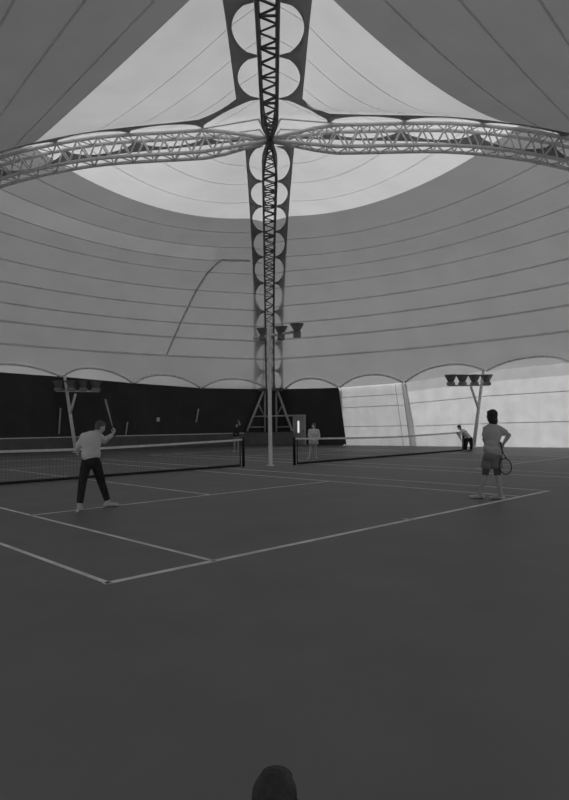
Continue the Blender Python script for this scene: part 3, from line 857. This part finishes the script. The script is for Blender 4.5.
# --- woman behind the right net
D0 = 27.4
def z3(x, y, o=0.0): return at(225 + x / 4.74, 370 + y / 4.74, D0 + o)
root = thing('person', 'person in pale jacket and skirt standing behind the right net near the door', 'person', Vector((at(313, 458, D0).x, D0, 0)), 'tennis players')
pel, chest, neck = z3(419, 336), z3(421, 302), z3(421, 280)
sl, sr = z3(403, 288, -0.02), z3(439, 288, 0.02)
hl, hr = z3(411, 342), z3(427, 342)
kl, kr = z3(406, 374, -0.03), z3(429, 376, 0.03)
al, ar = z3(399, 407, -0.08), z3(430, 410, 0.08); al.z = ar.z = 0.11
el, wl = z3(398, 312, -0.05), z3(408, 330, -0.16)
er, wr = z3(446, 312, -0.03), z3(438, 332, -0.14)
bm = bmesh.new()
torso(bm, pel, chest, neck, sl, sr, 0.93); capsule(bm, chest.lerp(neck, 0.6), z3(421, 274), 0.055, 0.05)
hc, R = head(bm, z3(420, 264, -0.03), (-0.45, -0.85, -0.1), (0, 0, 1), 1.02)
legs(bm, pel, hl, kl, al, hr, kr, ar, 0.95); arm(bm, sl, el, wl, 0.95); arm(bm, sr, er, wr, 0.95)
hand(bm, wl, (wl - el), (1, 0, 0.2), curl=0.6); hand(bm, wr, (wr - er), (-1, 0, 0.2), curl=0.6, mirror=-1)
foot(bm, al, (-0.4, -1, 0)); foot(bm, ar, (0.3, -1, 0))
body = fuse('body', bm, M['skin_pale'], root, 0.012, 3); eyes(body, hc, R)
hair(root, hc, R, M['hair_mid'], 1.0, 0.7, 1.08)
bm = bmesh.new(); torso(bm, z3(420, 328), chest, neck, sl, sr, 0.86, 0.03)
capsule(bm, sl, el, 0.075, 0.062); capsule(bm, el, el.lerp(wl, 0.9), 0.062, 0.044); capsule(bm, sr, er, 0.075, 0.062); capsule(bm, er, er.lerp(wr, 0.9), 0.062, 0.044)
fuse('jacket', bm, M['sweat'], root, 0.015, 4)
bm = bmesh.new(); add_lathe(bm, [(0.165, -0.16), (0.215, -0.15), (0.20, 0.0), (0.165, 0.10), (0.12, 0.12)], 20, z3(419, 335), scale=(1.05, 0.85)); part('skirt', bm, M['white_cloth'], root, True)
for a, dd in ((al, (-0.4, -1, 0)), (ar, (0.3, -1, 0))):
    bm = bmesh.new(); foot(bm, a, dd, 1.08, 0.046); fuse('shoe', bm, M['white_shoe'], root, 0.013, 2)

# --- person bending over the far net post
D0 = 32.2
def z4(x, y, o=0.0): return at(455 + x / 7.27, 400 + y / 7.27, D0 + o)
root = thing('person', 'person in white shirt and dark trousers bending over the far net post', 'person', Vector((at(469, 452, D0).x, D0, 0)), 'tennis players')
pel, chest, neck = z4(104, 275), z4(70, 238), z4(45, 217)
sl, sr = z4(52, 228, -0.17), z4(54, 226, 0.17)
hl, hr = z4(86, 286, -0.08), z4(112, 284, 0.08)
kl, kr = z4(80, 330, -0.10), z4(119, 330, 0.10)
al, ar = z4(77, 370, -0.10), z4(117, 370, 0.10); al.z = ar.z = 0.11
el, wl = z4(30, 258, -0.20), z4(42, 284, -0.14)
er, wr = z4(24, 248, 0.12), z4(14, 240, -0.05)
bm = bmesh.new(); torso(bm, pel, chest, neck, sl, sr, 0.98); capsule(bm, chest.lerp(neck, 0.6), z4(38, 208), 0.06, 0.055)
hc, R = head(bm, z4(30, 199), (-0.85, -0.2, -0.4), (-0.5, 0, 1))
legs(bm, pel, hl, kl, al, hr, kr, ar); arm(bm, sl, el, wl); arm(bm, sr, er, wr)
hand(bm, wl, (wl - el), (-1, 0, -0.2), curl=0.7); hand(bm, wr, (wr - er) + Vector((-0.05, 0, 0)), (0, 0, -1), curl=0.7)
foot(bm, al, (-1, -0.2, 0)); foot(bm, ar, (-1, -0.1, 0))
body = fuse('body', bm, M['skin'], root, 0.012, 3); eyes(body, hc, R); hair(root, hc, R, M['hair_dark'])
bm = bmesh.new(); torso(bm, z4(98, 268), chest, neck, sl, sr, 0.98, 0.03)
capsule(bm, sl, el, 0.078, 0.066); capsule(bm, el, el.lerp(wl, 0.5), 0.066, 0.056); capsule(bm, sr, er, 0.078, 0.066); capsule(bm, er, er.lerp(wr, 0.6), 0.066, 0.056)
fuse('shirt', bm, M['white_cloth'], root, 0.015, 4)
bm = bmesh.new(); add_ellipsoid(bm, z4(104, 284), (0.18, 0.17, 0.15))
for h, kn, an in ((hl, kl, al), (hr, kr, ar)): capsule(bm, h, kn, 0.112, 0.086); capsule(bm, kn, kn.lerp(an, 0.9), 0.086, 0.075)
fuse('trousers', bm, M['black_cloth'], root, 0.015, 4)
for a in (al, ar):
    bm = bmesh.new(); foot(bm, a, (-1, -0.15, 0), 1.08, 0.046); fuse('shoe', bm, M['dark_shoe'], root, 0.013, 2)

# --- dark clothed person behind the left net by the trestle
D0 = 34.6
def z5(x, y, o=0.0): return at(220 + x / 4.74, 400 + y / 4.74, D0 + o)
root = thing('person', 'person in black top and pale shorts behind the left net post, one arm raised', 'person', Vector((at(236.5, 450, D0).x, D0, 0)), 'tennis players')
pel, chest, neck = z5(77, 174), z5(78, 148), z5(79, 132)
sl, sr = z5(67, 138, 0), z5(90, 138, 0)
hl, hr = z5(72, 178), z5(83, 178); kl, kr = z5(69, 205, -0.05), z5(86, 205, -0.02); al, ar = z5(67, 232, 0), z5(86, 232, 0.0); al.z = ar.z = 0.11
el, wl = z5(62, 152, -0.08), z5(72, 160, -0.20)
er, wr = z5(97, 122, -0.05), z5(90, 104, -0.08)
bm = bmesh.new(); torso(bm, pel, chest, neck, sl, sr, 0.96); capsule(bm, chest.lerp(neck, 0.6), z5(79, 128), 0.056, 0.052)
hc, R = head(bm, z5(80, 120), (0.35, -0.9, 0), (0, 0, 1))
legs(bm, pel, hl, kl, al, hr, kr, ar, 0.96); arm(bm, sl, el, wl); arm(bm, sr, er, wr)
hand(bm, wl, (wl - el), (1, 0, 0), curl=0.6); hand(bm, wr, (wr - er), (-1, -0.4, 0), curl=0.8)
foot(bm, al, (-0.3, -1, 0)); foot(bm, ar, (0.3, -1, 0))
body = fuse('body', bm, M['skin'], root, 0.012, 3); eyes(body, hc, R); hair(root, hc, R, M['hair_dark'])
bm = bmesh.new(); torso(bm, z5(77, 168), chest, neck, sl, sr, 0.96, 0.03)
capsule(bm, sl, el, 0.075, 0.062); capsule(bm, el, el.lerp(wl, 0.9), 0.062, 0.044); capsule(bm, sr, er, 0.075, 0.062)
fuse('top', bm, M['black_cloth'], root, 0.015, 4)
bm = bmesh.new(); add_ellipsoid(bm, z5(77, 178), (0.18, 0.135, 0.12))
for h, kn in ((hl, kl), (hr, kr)): cone(bm, h, h.lerp(kn, 0.7), 0.105, 0.108)
fuse('shorts', bm, M['shorts'], root, 0.015, 3)
for a in (al, ar):
    bm = bmesh.new(); foot(bm, a, (0, -1, 0), 1.08, 0.046); fuse('shoe', bm, M['white_shoe'], root, 0.013, 2)

# --- dark haired child sitting on the floor right in front of the camera, head just in the frame
D0 = 1.85
hcx = at(275, 768, D0)
base = Vector((hcx.x, D0, 0))
root = thing('person', 'dark haired person sitting low in the foreground, top of head at the bottom edge', 'person', base)
zt = hcx.z
hcen = Vector((hcx.x, D0, zt - 0.105))
P_ = lambda x, y, z: Vector((hcx.x + x, D0 + y, z))
bm = bmesh.new(); k = 0.72
pel, chest, neck = P_(0, -0.02, 0.085), P_(0, 0.0, 0.26), P_(0, 0.0, zt - 0.225)
sl, sr = P_(-0.115, 0, zt - 0.27), P_(0.115, 0, zt - 0.27)
torso(bm, pel, chest, neck, sl, sr, k); capsule(bm, chest.lerp(neck, 0.6), hcen - Vector((0, 0, 0.06)), 0.045, 0.042)
hc, R = head(bm, hcen, (0.1, 1, -0.1), (0, 0, 1), 0.82)
hl, hr = P_(-0.07, 0.03, 0.075), P_(0.07, 0.03, 0.075); kl, kr = P_(-0.22, 0.24, 0.10), P_(0.22, 0.24, 0.10); al, ar = P_(-0.02, 0.38, 0.06), P_(0.03, 0.32, 0.06)
for h, kn, an in ((hl, kl, al), (hr, kr, ar)): capsule(bm, h, kn, 0.065, 0.046); capsule(bm, kn, an, 0.045, 0.03); capsule(bm, an, an + Vector((0.05 if an is al else -0.05, 0.08, -0.02)), 0.03, 0.026)
for s_, q in ((sl, -1), (sr, 1)):
    e, w = P_(q * 0.16, 0.06, 0.22), P_(q * 0.14, 0.18, 0.15); arm(bm, s_, e, w, 0.72); hand(bm, w, (-q * 0.2, 0.8, -0.2), (0, 0, -1), 0.72, 0.4, q)
body = fuse('body', bm, M['skin'], root, 0.008, 3); eyes(body, hc, R, 0.82)
hair(root, hc, R, M['hair_dark'], 0.80, 0.6, 1.05, 0.008)
bm = bmesh.new(); torso(bm, pel, chest, neck, sl, sr, k, 0.018)
for s_, q in ((sl, -1), (sr, 1)): e = P_(q * 0.16, 0.06, 0.22); capsule(bm, s_, e, 0.056, 0.046); capsule(bm, e, P_(q * 0.145, 0.15, 0.165), 0.046, 0.036)
fuse('jumper', bm, M['black_cloth'], root, 0.01, 4)
bm = bmesh.new(); add_ellipsoid(bm, pel + Vector((0, 0, 0.01)), (0.135, 0.10, 0.092))
for h, kn, an in ((hl, kl, al), (hr, kr, ar)): capsule(bm, h, kn, 0.078, 0.058); capsule(bm, kn, kn.lerp(an, 0.85), 0.058, 0.044)
fuse('trousers', bm, M['black_cloth'], root, 0.01, 4)

# tennis ball near the left player's foot
bm = bmesh.new(); bp = at(77.4, 513.4, 11.55); add_ellipsoid(bm, (bp.x, bp.y, 0.034), (0.034, 0.034, 0.034))
tag(obj('tennis_ball', bm, M['ball'], smooth=True), 'small white ball on the floor at the left player\'s heel', 'ball')

# ------------------------------------------------------------------ daylight and view
w = bpy.data.worlds.new('overcast sky'); scn.world = w; w.use_nodes = True
bg = w.node_tree.nodes['Background']; bg.inputs[0].default_value = (1, 1, 1, 1); bg.inputs[1].default_value = 1.2
sun_d = bpy.data.lights.new('sun', 'SUN'); sun = bpy.data.objects.new('sun', sun_d); COL.objects.link(sun)
sun_d.energy = 3.5; sun_d.angle = math.radians(12)
sun.location = (10, 40, 40)
sun.rotation_euler = Vector((-0.32, -0.82, -0.55)).to_track_quat('-Z', 'Y').to_euler()
scn.view_settings.view_transform = 'Standard'; scn.view_settings.look = 'None'
scn.view_settings.gamma = 1.0; scn.view_settings.use_curve_mapping = False
scn.view_settings.exposure = 0.0
